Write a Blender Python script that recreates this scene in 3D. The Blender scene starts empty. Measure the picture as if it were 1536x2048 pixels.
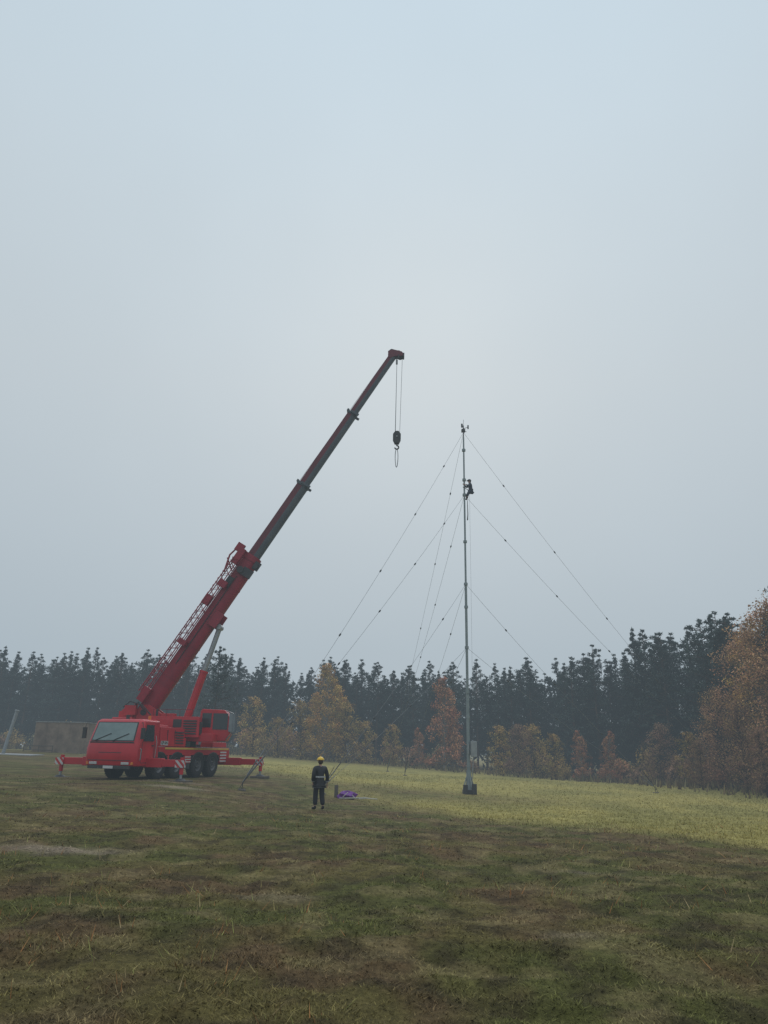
import bpy, math, random
import numpy as np
from mathutils import Vector, Matrix
random.seed(7); rng=np.random.default_rng(7)
scene=bpy.context.scene
coll=scene.collection
R=math.radians

# ---------------------------------------------------------------- noise
_T=rng.random((256,256))
def vn(x,y):
    x=np.asarray(x,float); y=np.asarray(y,float)
    xi=np.floor(x).astype(int); yi=np.floor(y).astype(int)
    fx=x-xi; fy=y-yi; fx=fx*fx*(3-2*fx); fy=fy*fy*(3-2*fy)
    a=_T[xi&255,yi&255]; b=_T[(xi+1)&255,yi&255]; c=_T[xi&255,(yi+1)&255]; d=_T[(xi+1)&255,(yi+1)&255]
    return (a*(1-fx)+b*fx)*(1-fy)+(c*(1-fx)+d*fx)*fy
def fbm(x,y,o=4):
    s=0;a=.5;t=0
    for i in range(o):
        s=s+a*vn(x*2**i+17.3*i,y*2**i+9.1*i); t+=a; a*=.5
    return s/t
# ---------------------------------------------------------------- terrain
CP=np.array([(0,0,0),(0,9,0),(-6,9,.02),(7,10,-.05),(-2.2,28.8,-.42),(5.46,48,-.68),(-1.5,39.5,-.5),
 (-15.5,36.5,.22),(-9,36,.2),(-12.3,36.3,.2),(-10.5,43,.2),(-9.7,46,.2),(-7,45,.15),(-14,46,.25),(-6.2,36,-.12),(-28,70,1.05),(-30,60,1.0),(-22,45,.55),
 (-78,110,1.0),(-45,110,1.0),(-14,105,.9),(.8,77,-.2),(9,97,-.2),(25,87,-1.0),(28,61,-.75),(32,50,-.9),(12,22,-.45),(20,40,-.8),
 (34,75,-.9),(-300,0,0),(300,0,-1),(-300,300,0),(300,300,0),(0,400,0),(0,-60,0),(0,160,.5)],float)
def phi(r): return np.sqrt(r*r+16.)
n=len(CP); A=np.zeros((n+3,n+3)); d=np.hypot(CP[:,0][:,None]-CP[:,0],CP[:,1][:,None]-CP[:,1])
A[:n,:n]=phi(d)+np.eye(n)*-.05; A[:n,n]=1;A[:n,n+1]=CP[:,0];A[:n,n+2]=CP[:,1];A[n:,:n]=A[:n,n:].T
W=np.linalg.solve(A,np.concatenate([CP[:,2],[0,0,0]]))
def G(x,y):
    x=np.asarray(x,float);y=np.asarray(y,float)
    z=W[n]+W[n+1]*x+W[n+2]*y
    for i in range(n): z=z+W[i]*phi(np.hypot(x-CP[i,0],y-CP[i,1]))
    return z
def g(x,y): return float(G(x,y))

# ---------------------------------------------------------------- materials
def newmat(name):
    m=bpy.data.materials.new(name); m.use_nodes=True
    nt=m.node_tree; return m,nt,nt.nodes['Principled BSDF']
def mat(name,c1,c2=None,scale=3,rough=.6,metal=0,bump=0,spec=.4,bscale=None,coat=0):
    m,nt,b=newmat(name); N=nt.nodes;L=nt.links
    b.inputs['Roughness'].default_value=rough; b.inputs['Metallic'].default_value=metal
    b.inputs['Specular IOR Level'].default_value=spec
    if coat: b.inputs['Coat Weight'].default_value=coat; b.inputs['Coat Roughness'].default_value=.15
    if c2 is None: c2=tuple(v*.7 for v in c1)
    tc=N.new('ShaderNodeTexCoord'); no=N.new('ShaderNodeTexNoise'); no.inputs['Scale'].default_value=scale; no.inputs['Detail'].default_value=8; no.inputs['Roughness'].default_value=.65
    L.new(tc.outputs['Object'],no.inputs['Vector'])
    cr=N.new('ShaderNodeValToRGB'); cr.color_ramp.elements[0].position=.35; cr.color_ramp.elements[1].position=.65
    cr.color_ramp.elements[0].color=(*c1,1); cr.color_ramp.elements[1].color=(*c2,1)
    L.new(no.outputs['Fac'],cr.inputs['Fac']); L.new(cr.outputs['Color'],b.inputs['Base Color'])
    if bump:
        n2=N.new('ShaderNodeTexNoise'); n2.inputs['Scale'].default_value=bscale or scale*6; n2.inputs['Detail'].default_value=6
        L.new(tc.outputs['Object'],n2.inputs['Vector'])
        bp=N.new('ShaderNodeBump'); bp.inputs['Strength'].default_value=bump; bp.inputs['Distance'].default_value=.03
        L.new(n2.outputs['Fac'],bp.inputs['Height']); L.new(bp.outputs['Normal'],b.inputs['Normal'])
    return m
def foliage(name,tint,vary=.35):
    m,nt,b=newmat(name); N=nt.nodes;L=nt.links
    a=N.new('ShaderNodeAttribute'); a.attribute_name='Col'
    oi=N.new('ShaderNodeObjectInfo')
    mx=N.new('ShaderNodeMix'); mx.data_type='RGBA'; mx.blend_type='MULTIPLY'; mx.inputs[0].default_value=1
    mr=N.new('ShaderNodeMapRange'); mr.inputs[3].default_value=1-vary; mr.inputs[4].default_value=1+vary
    L.new(oi.outputs['Random'],mr.inputs[0])
    L.new(a.outputs['Color'],mx.inputs[6]); L.new(mr.outputs[0],mx.inputs[7])
    m2=N.new('ShaderNodeMix'); m2.data_type='RGBA'; m2.blend_type='MULTIPLY'; m2.inputs[0].default_value=1
    L.new(mx.outputs[2],m2.inputs[6]); m2.inputs[7].default_value=(*tint,1)
    L.new(m2.outputs[2],b.inputs['Base Color']); b.inputs['Roughness'].default_value=.85; b.inputs['Specular IOR Level'].default_value=.15
    return m
M={}
M['red']=mat('crane_red_paint',(.52,.008,.020),(.40,.007,.017),1.3,.38,spec=.45,coat=.12)
M['boomred']=mat('boom_red_paint',(.30,.009,.028),(.22,.008,.022),1.1,.45)
M['reddark']=mat('weathered_red_paint',(.15,.020,.032),(.11,.018,.026),1.5,.5)
M['boomgrey']=mat('boom_grey_and_shade',(.085,.10,.11),(.06,.07,.08),1.2,.5)  # collar grey; on the sections' lower faces it paints the underside shade
M['black']=mat('black_rubber',(.012,.012,.013),(.02,.019,.018),6,.8,bump=.2)
M['dark']=mat('dark_steel',(.03,.032,.034),(.05,.05,.05),4,.6)
M['steel']=mat('grey_steel',(.32,.34,.35),(.24,.26,.27),5,.45,metal=.3)
M['chrome']=mat('cylinder_rod',(.33,.35,.36),(.26,.28,.29),5,.35,metal=.3)
M['rim']=mat('rim_grey',(.14,.14,.15),(.08,.08,.08),6,.5)
M['glass']=mat('sky_sheen_glass',(.13,.185,.185),(.19,.25,.25),1.2,.15,spec=.6,bump=.08,bscale=2.5)  # pale teal tones paint the sky's reflection into the windscreen
M['sideglass']=mat('dark_glass',(.03,.04,.045),(.02,.03,.03),2,.12,spec=.6)
M['cabglass']=mat('cab_glass',(.18,.21,.22),(.12,.15,.16),2,.12,spec=.8)
M['white']=mat('white_paint',(.6,.6,.6),(.5,.5,.5),5,.5)
M['lamp']=mat('lamp_lens',(.5,.5,.5),(.4,.4,.4),9,.2,spec=.8)
M['orange']=mat('orange_lens',(.7,.22,.02),(.6,.18,.02),9,.3)
M['yellow']=mat('yellow_stripe',(.60,.42,.08),(.5,.36,.06),5,.5)
M['mast']=mat('galvanised_mast',(.26,.30,.31),(.19,.23,.235),2.5,.55,metal=.1)
M['wire']=mat('wire_rope',(.16,.17,.18),(.20,.21,.22),8,.6)
M['insul']=mat('insulator',(.03,.035,.04),(.05,.05,.05),8,.5)
M['concrete']=mat('concrete',(.22,.215,.20),(.13,.13,.12),2,.9,bump=.3)
M['hut']=mat('old_plaster',(.27,.205,.155),(.15,.115,.09),1.1,.9,bump=.3)
M['roof']=mat('tar_roof',(.20,.20,.19),(.28,.28,.27),2,.8)
M['jacket']=mat('black_jacket',(.008,.009,.012),(.014,.014,.018),8,.55,bump=.4)
M['trouser']=mat('dark_trousers',(.008,.010,.015),(.013,.014,.020),8,.7,bump=.4)
M['blue']=mat('navy_workwear',(.02,.03,.05),(.03,.04,.06),8,.7)
M['skin']=mat('skin',(.42,.25,.18),(.36,.2,.15),10,.6)
M['helmet']=mat('yellow_helmet',(.80,.50,.02),(.74,.45,.02),5,.35,spec=.5)
M['bhelmet']=mat('dark_helmet',(.03,.04,.06),(.04,.05,.07),5,.4)
M['reflect']=mat('reflective_tape',(.42,.44,.45),(.30,.32,.33),20,.4)
M['hair']=mat('brown_hair',(.03,.02,.012),(.05,.03,.02),40,.8)
M['purple']=mat('purple_tarp',(.19,.03,.30),(.09,.015,.17),6,.45,bump=.5,bscale=8)
M['rope']=mat('pale_rope',(.5,.48,.42),(.4,.38,.34),20,.8)
M['wood']=mat('weathered_wood',(.09,.08,.065),(.14,.12,.10),9,.9,bump=.5)
M['pbark']=mat('pine_bark',(.060,.042,.034),(.10,.058,.040),3,.9,bump=.5)
M['bbark']=mat('birch_bark',(.30,.29,.27),(.10,.095,.09),4,.8,bump=.2)
M['twig']=mat('twig_bark',(.05,.037,.028),(.08,.055,.04),5,.9)
M['path']=mat('pale_gravel',(.30,.31,.31),(.22,.22,.22),3,.8,bump=.3)
M['pineleaf']=foliage('pine_needles',(1,1,1),.3)
M['autumn']=foliage('autumn_leaves',(1,1,1),.2)
M['grass']=foliage('grass_blades',(1,1,1),0)
m,nt,b=newmat('warning_stripes'); N=nt.nodes;L=nt.links
tc=N.new('ShaderNodeTexCoord'); vm=N.new('ShaderNodeVectorMath'); vm.operation='DOT_PRODUCT'; vm.inputs[1].default_value=(3.3,3.3,3.3)
fr=N.new('ShaderNodeMath'); fr.operation='FRACT'; gt=N.new('ShaderNodeMath'); gt.operation='GREATER_THAN'; gt.inputs[1].default_value=.5
mx=N.new('ShaderNodeMix'); mx.data_type='RGBA'; mx.inputs[6].default_value=(.45,.02,.02,1); mx.inputs[7].default_value=(.50,.50,.50,1)
L.new(tc.outputs['Object'],vm.inputs[0]);L.new(vm.outputs['Value'],fr.inputs[0]);L.new(fr.outputs[0],gt.inputs[0]);L.new(gt.outputs[0],mx.inputs[0]);L.new(mx.outputs[2],b.inputs['Base Color'])
M['stripes']=m

# ---------------------------------------------------------------- mesh builder
class MB:
    def __init__(s,T=None): s.v=[];s.f=[];s.m=[];s.T=T or Matrix()
    def add(s,vs,fs,mi=0):
        o=len(s.v); s.v+=[tuple(s.T@Vector(p)) for p in vs]
        s.f+=[tuple(i+o for i in f) for f in fs]; s.m+=[mi]*len(fs)
    def box(s,x0,x1,y0,y1,z0,z1,mi=0,tp=0,R=None):
        vs=[(x0,y0,z0),(x1,y0,z0),(x1,y1,z0),(x0,y1,z0),(x0+tp,y0+tp,z1),(x1-tp,y0+tp,z1),(x1-tp,y1-tp,z1),(x0+tp,y1-tp,z1)]
        if R is not None: vs=[R@Vector(v) for v in vs]
        s.add(vs,[(3,2,1,0),(4,5,6,7),(0,1,5,4),(1,2,6,5),(2,3,7,6),(3,0,4,7)],mi)
    def cyl(s,p0,p1,r0,r1=None,n=12,mi=0,cap=True):
        r1=r0 if r1 is None else r1; p0=Vector(p0);p1=Vector(p1); a=(p1-p0).normalized()
        u=a.orthogonal().normalized(); w=a.cross(u)
        vs=[];
        for p,r in((p0,r0),(p1,r1)):
            for i in range(n):
                t=2*math.pi*i/n; vs.append(p+u*(r*math.cos(t))+w*(r*math.sin(t)))
        fs=[(i,(i+1)%n,n+(i+1)%n,n+i) for i in range(n)]
        if cap: fs+=[tuple(range(n-1,-1,-1)),tuple(range(n,2*n))]
        s.add(vs,fs,mi)
    def tube(s,pts,r,n=6,mi=0):
        pts=[Vector(p) for p in pts]; rs=r if hasattr(r,'__len__') else [r]*len(pts)
        ref=Vector((0.13,.31,.94)); vs=[]
        for i,p in enumerate(pts):
            a=(pts[min(i+1,len(pts)-1)]-pts[max(i-1,0)]).normalized()
            u=a.cross(ref); u=u.normalized() if u.length>1e-3 else a.orthogonal().normalized(); w=a.cross(u)
            for k in range(n):
                t=2*math.pi*k/n; vs.append(p+u*(rs[i]*math.cos(t))+w*(rs[i]*math.sin(t)))
        fs=[]
        for i in range(len(pts)-1):
            for k in range(n): fs.append((i*n+k,i*n+(k+1)%n,(i+1)*n+(k+1)%n,(i+1)*n+k))
        fs+=[tuple(range(n-1,-1,-1)),tuple(range((len(pts)-1)*n,len(pts)*n))]
        s.add(vs,fs,mi)
    def lathe(s,prof,axis='z',n=24,c=(0,0,0),mi=0):
        vs=[];k=len(prof)
        for i in range(n):
            t=2*math.pi*i/n;ct,st=math.cos(t),math.sin(t)
            for r,h in prof:
                p={'z':(r*ct,r*st,h),'x':(h,r*ct,r*st),'y':(r*st,h,r*ct)}[axis]
                vs.append((p[0]+c[0],p[1]+c[1],p[2]+c[2]))
        fs=[(i*k+j,((i+1)%n)*k+j,((i+1)%n)*k+j+1,i*k+j+1) for i in range(n) for j in range(k-1)]
        s.add(vs,fs,mi)
    def ell(s,c,r,n=12,mi=0,zmin=-1):
        prof=[];m=n//2
        for j in range(m+1):
            a=-math.pi/2+math.pi*j/m
            if math.sin(a)<zmin-1e-6: continue
            prof.append((max(math.cos(a),.001),math.sin(a)))
        vs=[];k=len(prof)
        for i in range(n):
            t=2*math.pi*i/n
            for q,h in prof: vs.append((c[0]+r[0]*q*math.cos(t),c[1]+r[1]*q*math.sin(t),c[2]+r[2]*h))
        fs=[(i*k+j,((i+1)%n)*k+j,((i+1)%n)*k+j+1,i*k+j+1) for i in range(n) for j in range(k-1)]
        s.add(vs,fs,mi)
    def prism(s,prof,x0,x1,mi=0):
        k=len(prof); vs=[(x0,p[0],p[1]) for p in prof]+[(x1,p[0],p[1]) for p in prof]
        fs=[(i,(i+1)%k,k+(i+1)%k,k+i) for i in range(k)]+[tuple(range(k-1,-1,-1)),tuple(range(k,2*k))]
        s.add(vs,fs,mi)
    def obj(s,name,mats,parent=None,bevel=0,smooth=True,loc=None):
        me=bpy.data.meshes.new(name); me.from_pydata(s.v,[],s.f)
        for q in mats: me.materials.append(M[q] if isinstance(q,str) else q)
        me.polygons.foreach_set('material_index',s.m)
        import bmesh
        bm=bmesh.new(); bm.from_mesh(me); bmesh.ops.recalc_face_normals(bm,faces=bm.faces); bm.to_mesh(me); bm.free()
        if smooth:
            me.polygons.foreach_set('use_smooth',[True]*len(me.polygons)); me.set_sharp_from_angle(angle=.6)
        o=bpy.data.objects.new(name,me); coll.objects.link(o)
        if parent: o.parent=parent
        if loc: o.location=loc
        if bevel:
            bv=o.modifiers.new('bevel','BEVEL'); bv.width=bevel; bv.segments=2; bv.limit_method='ANGLE'; bv.angle_limit=.7
        return o
def empty(name,loc,rz=0,label=None,cat=None,group=None):
    o=bpy.data.objects.new(name,None); o.empty_display_size=.3; o.location=loc; o.rotation_euler=(0,0,rz); coll.objects.link(o)
    tag(o,label,cat,group); return o
def tag(o,label=None,cat=None,group=None,kind=None):
    if label:o['label']=label
    if cat:o['category']=cat
    if group:o['group']=group
    if kind:o['kind']=kind
    return o
def raw(name,verts,faces,mats,cols=None,parent=None,smooth=False):
    me=bpy.data.meshes.new(name)
    verts=np.asarray(verts,np.float32); faces=np.asarray(faces,np.int32); k=faces.shape[1]
    me.vertices.add(len(verts)); me.vertices.foreach_set('co',verts.ravel())
    me.loops.add(faces.size); me.loops.foreach_set('vertex_index',faces.ravel())
    me.polygons.add(len(faces)); me.polygons.foreach_set('loop_start',np.arange(0,faces.size,k,dtype=np.int32))
    me.update(calc_edges=True); me.validate()
    for q in mats: me.materials.append(M[q])
    if cols is not None:
        ca=me.color_attributes.new('Col','FLOAT_COLOR','POINT')
        c=np.ones((len(verts),4),np.float32); c[:,:3]=cols; ca.data.foreach_set('color',c.ravel())
    if smooth: me.polygons.foreach_set('use_smooth',[True]*len(me.polygons))
    return me
def link(name,me,parent=None):
    o=bpy.data.objects.new(name,me); coll.objects.link(o)
    if parent:o.parent=parent
    return o

# ---------------------------------------------------------------- ground
def grid_axis(seg):
    out=[]
    for a,b,s in seg: out+=list(np.arange(a,b,s))
    out.append(seg[-1][1]); return np.array(out)
ys=grid_axis([(-120,-4,8),(-4,4,.5),(4,12,.06),(12,20,.12),(20,36,.25),(36,60,.6),(60,130,2),(130,900,35)])
xh=grid_axis([(0,5,.07),(5,10,.12),(10,20,.35),(20,50,1.2),(50,130,5),(130,800,50)])
xs=np.concatenate([-xh[::-1][:-1],xh])
X,Y=np.meshgrid(xs,ys); Z=G(X,Y)
Z=np.where(np.hypot(X,Y)>350,-.5,Z)
def bumps(x,y):
    f=np.clip((48-y)/20,0.15,1)
    crn=np.clip(np.hypot((x+11)/5,(y-41)/8)-.9,0,1)
    return ((fbm(x/1.6,y/1.6,3)-.5)*.20+(fbm(x/.32+40,y/.32,3)-.5)*.12)*f*(.2+.8*crn)
Z=Z+bumps(X,Y)
def ybound(x): return np.interp(x,[-60,-25,-12,-5,-1.5,2,4.5,7,9,12,20],[95,80,62,50,41,34,28,25,21,17,12])
def gmask(x,y):
    w=(y-ybound(x))/ (2.5+.04*y)+(fbm(x/2.5+5,y/5+3,3)-.5)*2.6
    m=1/(1+np.exp(-2.2*w))
    hole=np.exp(-(((x-2)/7)**2+((y-45)/4.5)**2)*.9)*.8
    return np.clip(m*(1-hole),0,1)
def gcol(x,y):
    a=fbm(x/.9+3,y/1.0+8,4); b=fbm(x/.33+30,y/.36+2,3); c=fbm(x/1.7+70,y/1.8,4)
    olive=np.array([.128,.104,.036]); brown=np.array([.130,.082,.042]); moss=np.array([.092,.094,.026]); straw=np.array([.235,.185,.085]); dark=np.array([.048,.034,.019])
    def st(v,l,h): return np.clip((v-l)/(h-l),0,1)[...,None]
    col=olive+(brown-olive)*st(a,.42,.64)*.85
    col=col+(moss-col)*st(c,.46,.60)*.9
    col=col+(dark-col)*st(b,.48,.70)*.6
    col=col+(straw-col)*st(fbm(x/.6+90,y/.5+50,4),.58,.70)*.5
    yel=np.array([.36,.30,.095]); yg=np.array([.27,.235,.075])
    gg=yel+(yg-yel)*st(fbm(x/3+11,y/6+60,3),.35,.65)
    col=col+(gg-col)*gmask(x,y)[...,None]
    for (sx,sy,rx,ry,k) in [(-8.6,33.5,1.3,.55,.75),(-5.6,14.2,1.1,.5,.8),(-9.6,36.0,2.0,.5,.5),(3.4,13.0,.6,.3,.3),(-1.2,10.2,.5,.25,.35),(1.9,8.1,.35,.2,.35)]:
        q=np.exp(-(((x-sx)/rx)**2+((y-sy)/ry)**2)**1.5)*k*(.5+.8*b)
        col=col+(np.array([.30,.235,.17])-col)*np.clip(q,0,1)[...,None]
    edge=np.clip((y-85)/10,0,1)[...,None]*.5
    col=col*(1-edge)+np.array([.14,.095,.05])*edge
    return col
nx,ny=len(xs),len(ys)
V=np.stack([X,Y,Z],-1).reshape(-1,3); idx=np.arange(nx*ny).reshape(ny,nx)
F=np.stack([idx[:-1,:-1],idx[:-1,1:],idx[1:,1:],idx[1:,:-1]],-1).reshape(-1,4)
m,nt,b=newmat('heath_ground'); N=nt.nodes;L=nt.links
at=N.new('ShaderNodeAttribute');at.attribute_name='Col'
ge=N.new('ShaderNodeNewGeometry')
no=N.new('ShaderNodeTexNoise');no.inputs['Scale'].default_value=14;no.inputs['Detail'].default_value=10;no.inputs['Roughness'].default_value=.75
n3=N.new('ShaderNodeTexNoise');n3.inputs['Scale'].default_value=1.7;n3.inputs['Detail'].default_value=8;n3.inputs['Roughness'].default_value=.7
L.new(ge.outputs['Position'],no.inputs['Vector']);L.new(ge.outputs['Position'],n3.inputs['Vector'])
mr=N.new('ShaderNodeMapRange');mr.inputs[1].default_value=.3;mr.inputs[2].default_value=.7;mr.inputs[3].default_value=.4;mr.inputs[4].default_value=1.6
L.new(no.outputs['Fac'],mr.inputs[0])
mr2=N.new('ShaderNodeMapRange');mr2.inputs[1].default_value=.3;mr2.inputs[2].default_value=.7;mr2.inputs[3].default_value=.65;mr2.inputs[4].default_value=1.35
L.new(n3.outputs['Fac'],mr2.inputs[0])
mu=N.new('ShaderNodeMath');mu.operation='MULTIPLY';L.new(mr.outputs[0],mu.inputs[0]);L.new(mr2.outputs[0],mu.inputs[1])
mx=N.new('ShaderNodeMix');mx.data_type='RGBA';mx.blend_type='MULTIPLY';mx.inputs[0].default_value=1
L.new(at.outputs['Color'],mx.inputs[6]);L.new(mu.outputs[0],mx.inputs[7]);L.new(mx.outputs[2],b.inputs['Base Color'])
b.inputs['Roughness'].default_value=.95;b.inputs['Specular IOR Level'].default_value=.1
bp=N.new('ShaderNodeBump');bp.inputs['Strength'].default_value=.9;bp.inputs['Distance'].default_value=.05
L.new(no.outputs['Fac'],bp.inputs['Height']);L.new(bp.outputs['Normal'],b.inputs['Normal'])
M['ground']=m
gr=link('ground',raw('ground',V,F,['ground'],gcol(V[:,0],V[:,1]),smooth=True)); tag(gr,kind='structure')

def blades(name,px,py,h,w,col,lean=.5,tip=1.25):
    nb=len(px); z=G(px,py)+bumps(px,py)-.012
    a=rng.random(nb)*2*np.pi; t=rng.random(nb)*2*np.pi; l=rng.random(nb)*lean*h
    dx,dy=np.cos(a)*w/2,np.sin(a)*w/2
    v=np.zeros((nb,3,3)); v[:,0]=np.stack([px-dx,py-dy,z],-1); v[:,1]=np.stack([px+dx,py+dy,z],-1)
    v[:,2]=np.stack([px+np.cos(t)*l,py+np.sin(t)*l,z+h],-1)
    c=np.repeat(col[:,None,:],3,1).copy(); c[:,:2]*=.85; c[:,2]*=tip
    return raw(name,v.reshape(-1,3),np.arange(nb*3).reshape(-1,3),['grass'],c.reshape(-1,3))
def sample(nb,y0,y1,p=1.6):
    u=rng.random(nb); q=1-p; y=(y0**q+u*(y1**q-y0**q))**(1/q)
    x=(rng.random(nb)*2-1)*(y*.62+1.0); return x,y
def clear(x,y):
    lx=(x+12.3)*.964-(y-36.34)*.265; ly=(x+12.3)*.265+(y-36.34)*.964
    return ~((abs(lx)<1.5)&(ly>-.3)&(ly<10))
x,y=sample(230000,4.6,38,1.7); k=clear(x,y)&(gmask(x,y)<.6); x,y=x[k],y[k]
hh=(.008+.024*rng.random(len(x)))*(.5+fbm(x/.5,y/.5,2))*(1+y*.02); c=np.clip(gcol(x,y)*(.8+1.2*rng.random((len(x),1))),0,.6)
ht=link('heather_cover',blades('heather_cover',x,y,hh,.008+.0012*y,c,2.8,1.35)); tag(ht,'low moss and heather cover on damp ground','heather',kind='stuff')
x,y=sample(120000,14,75,1.3); mk=gmask(x,y); k=clear(x,y)&(rng.random(len(x))<mk); x,y=x[k],y[k]
c=gcol(x,y)*(1.05+.3*rng.random((len(x),1))); hh=.04+.08*rng.random(len(x))
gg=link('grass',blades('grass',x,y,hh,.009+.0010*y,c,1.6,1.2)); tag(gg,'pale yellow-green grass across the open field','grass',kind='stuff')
px=[];py=[]
for i in range(700):
    yy=4.8+ (rng.random()**1.8)*24; xx=(rng.random()*2-1)*(yy*.6+.6)
    if fbm(np.array([xx/2.2]),np.array([yy/2.2]),2)[0]<.44: continue
    m_=int(4+rng.random()*10); s_=.05+.14*rng.random()
    px+=list(xx+rng.normal(0,s_,m_)); py+=list(yy+rng.normal(0,s_,m_))
px=np.array(px);py=np.array(py); hh=.03+.14*rng.random(len(px))**2.2
base=np.array([[.36,.29,.12],[.28,.28,.09],[.36,.27,.14],[.38,.18,.07]])[rng.integers(0,4,len(px))]
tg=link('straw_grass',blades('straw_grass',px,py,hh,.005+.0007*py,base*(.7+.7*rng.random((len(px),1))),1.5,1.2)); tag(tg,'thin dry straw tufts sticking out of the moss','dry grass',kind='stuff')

# ---------------------------------------------------------------- trees
def leaves(cent,rad,n_per,size,asp,cols,flat=.6,seed=0,droop=0):
    r=np.random.default_rng(seed); nc=len(cent); tot=nc*n_per
    ci=np.repeat(np.arange(nc),n_per)
    d=r.normal(0,1,(tot,3)); d/=np.linalg.norm(d,axis=1)[:,None]; d*=(r.random((tot,1))**.45); d[:,2]*=flat
    p=cent[ci]+d*rad[ci][:,None]
    a=r.normal(0,1,(tot,3)); a/=np.linalg.norm(a,axis=1)[:,None]; bb=r.normal(0,1,(tot,3)); bb=np.cross(a,bb); bb/=np.linalg.norm(bb,axis=1)[:,None]
    s=size*(.6+.8*r.random((tot,1))); a=a*s*.5; bb=bb*s*asp*.5
    v=np.stack([p-a,p+bb,p+a,p-bb],1).reshape(-1,3)
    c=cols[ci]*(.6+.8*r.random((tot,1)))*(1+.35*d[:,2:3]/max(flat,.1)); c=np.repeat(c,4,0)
    return v,np.arange(tot*4).reshape(-1,4),c
PC=(.046,.062,.056)
def pine_meshes(i,h,dens=1.,spread=1.,low=.3,size=.42,npl=30,point=1.):
    r=random.Random(100+i); mb=MB(); bx,by=r.uniform(-.3,.3),r.uniform(-.3,.3)
    def ax(t): return Vector((bx*math.sin(t*2.5),by*math.sin(t*2),h*t))
    mb.tube([ax(t/7)-Vector((0,0,.25 if t==0 else 0)) for t in range(8)],[.17*h/13*(1-.88*t/7) for t in range(8)],8)
    cs=[];rs=[];cl=[]
    nb=int(58*dens)
    for k in range(nb):
        t=low+(1-low)*((k+r.random())/nb); u=(t-low)/(1-low)
        env=((1-u)**.85*(.65+.6*u)*2.4*point+(1-point)*math.sin(min(1,(1-u)*1.15+.12)*math.pi*.62)*1.9)*spread*r.uniform(.35,1.25)+.08
        a=r.random()*6.283; p=ax(t*.97); q=p+Vector((math.cos(a)*env,math.sin(a)*env,env*r.uniform(-.05,.4)))
        mb.tube([p,p.lerp(q,.55)+Vector((0,0,-.05)),q],[.045,.03,.012],4)
        m_=2 if env>.9 else 1
        for j in range(m_):
            f=1 if j==0 else .55
            qq=p.lerp(q,f)+Vector((r.uniform(-.3,.3),r.uniform(-.3,.3),r.uniform(0,.25)))*min(1,(1-u)*4+.1)
            cs.append(qq); rs.append(r.uniform(.4,.9)*(.30+.70*min(1,(1-u)*2.6))); v=r.uniform(.55,1.35)
            cl.append(tuple(c_*v for c_ in PC))
    cs.append(ax(1.0)); rs.append(.2); cl.append(PC)
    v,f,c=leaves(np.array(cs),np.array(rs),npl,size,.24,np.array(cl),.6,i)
    tm=mb.obj('tmp',['pbark']); tme=tm.data; bpy.data.objects.remove(tm)
    return tme,raw('pine_crown',v,f,['pineleaf'],c)
def leaf_tree(i,h,w,col,bark,low=.12,nc=60,npl=34,size=.2,tw=.10,cone=0):
    r=random.Random(500+i); mb=MB(); cs=[];rs=[];cl=[]
    def ax(t): return Vector((.25*math.sin(t*3+i),.2*math.sin(t*2.2+i*2),h*t))
    mb.tube([ax(t/7)-Vector((0,0,.25 if t==0 else 0)) for t in range(8)],[tw*(1-.85*t/7) for t in range(8)],8)
    for k in range(nc):
        t=low+(1-low)*((k+r.random())/nc); u=(t-low)/(1-low)
        e1=math.sin(min(1,(1-u)*.85+.15)*math.pi*.8); e2=(1-u)**.7*1.05+.06
        env=w*.5*(e1*(1-cone)+e2*cone)*r.uniform(.2,1.2); a=r.random()*6.283
        p=ax(max(.08,t-.1)); q=ax(t)+Vector((math.cos(a)*env,math.sin(a)*env,r.uniform(-.1,.4)))
        mb.tube([p,p.lerp(q,.5),q],[.04,.025,.008],4)
        cs.append(q); rs.append(r.uniform(.45,.95)*w/4.2*(1-.45*u*cone)); v=r.uniform(.55,1.35); uu=r.uniform(.85,1.15)
        cl.append((col[0]*v,col[1]*v*uu,col[2]*v))
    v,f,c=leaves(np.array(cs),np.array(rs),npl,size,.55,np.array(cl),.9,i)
    tm=mb.obj('tmp',[bark]); tme=tm.data; bpy.data.objects.remove(tm)
    return tme,raw('leaf_crown',v,f,['autumn'],c)
def plant(name,meshes,x,y,s=1,sz=None,rz=None,label='',cat='tree',group=None,z=None):
    e=empty(name,(x,y,g(x,y)-.05 if z is None else z),random.uniform(0,6.28) if rz is None else rz,label,cat,group)
    e.scale=(s,s,sz or s)
    t=link('trunk',meshes[0],e); c=link('crown',meshes[1],e); return e
pines=[pine_meshes(i,13,1.35,[.9,.8,1.0,.85,1.1,.75][i],[.10,.14,.18,.08,.22,.12][i],.32,34,point=[1,1,.6,1,.35,1][i]) for i in range(6)]
PATH=[(-104,116,15),(-90,114,15),(-60,112,13.8),(-14,108,13.2),(9,100,12.4),(20,93,13.7),(29,86,15),(35,74,15),(35,60,14.2),(38,46,14),(42,36,13)]
def along(step,off,jit):
    out=[]
    for (ax,ay,ah),(bx,by,bh) in zip(PATH[:-1],PATH[1:]):
        L_=math.hypot(bx-ax,by-ay); k=max(1,round(L_/step)); nx_,ny_=-(by-ay)/L_,(bx-ax)/L_
        for i in range(k):
            t=(i+.5)/k; out.append((ax+(bx-ax)*t+nx_*off+random.uniform(-jit,jit),ay+(by-ay)*t+ny_*off+random.uniform(-jit,jit),ah+(bh-ah)*t))
    return out
cnt=0
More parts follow.
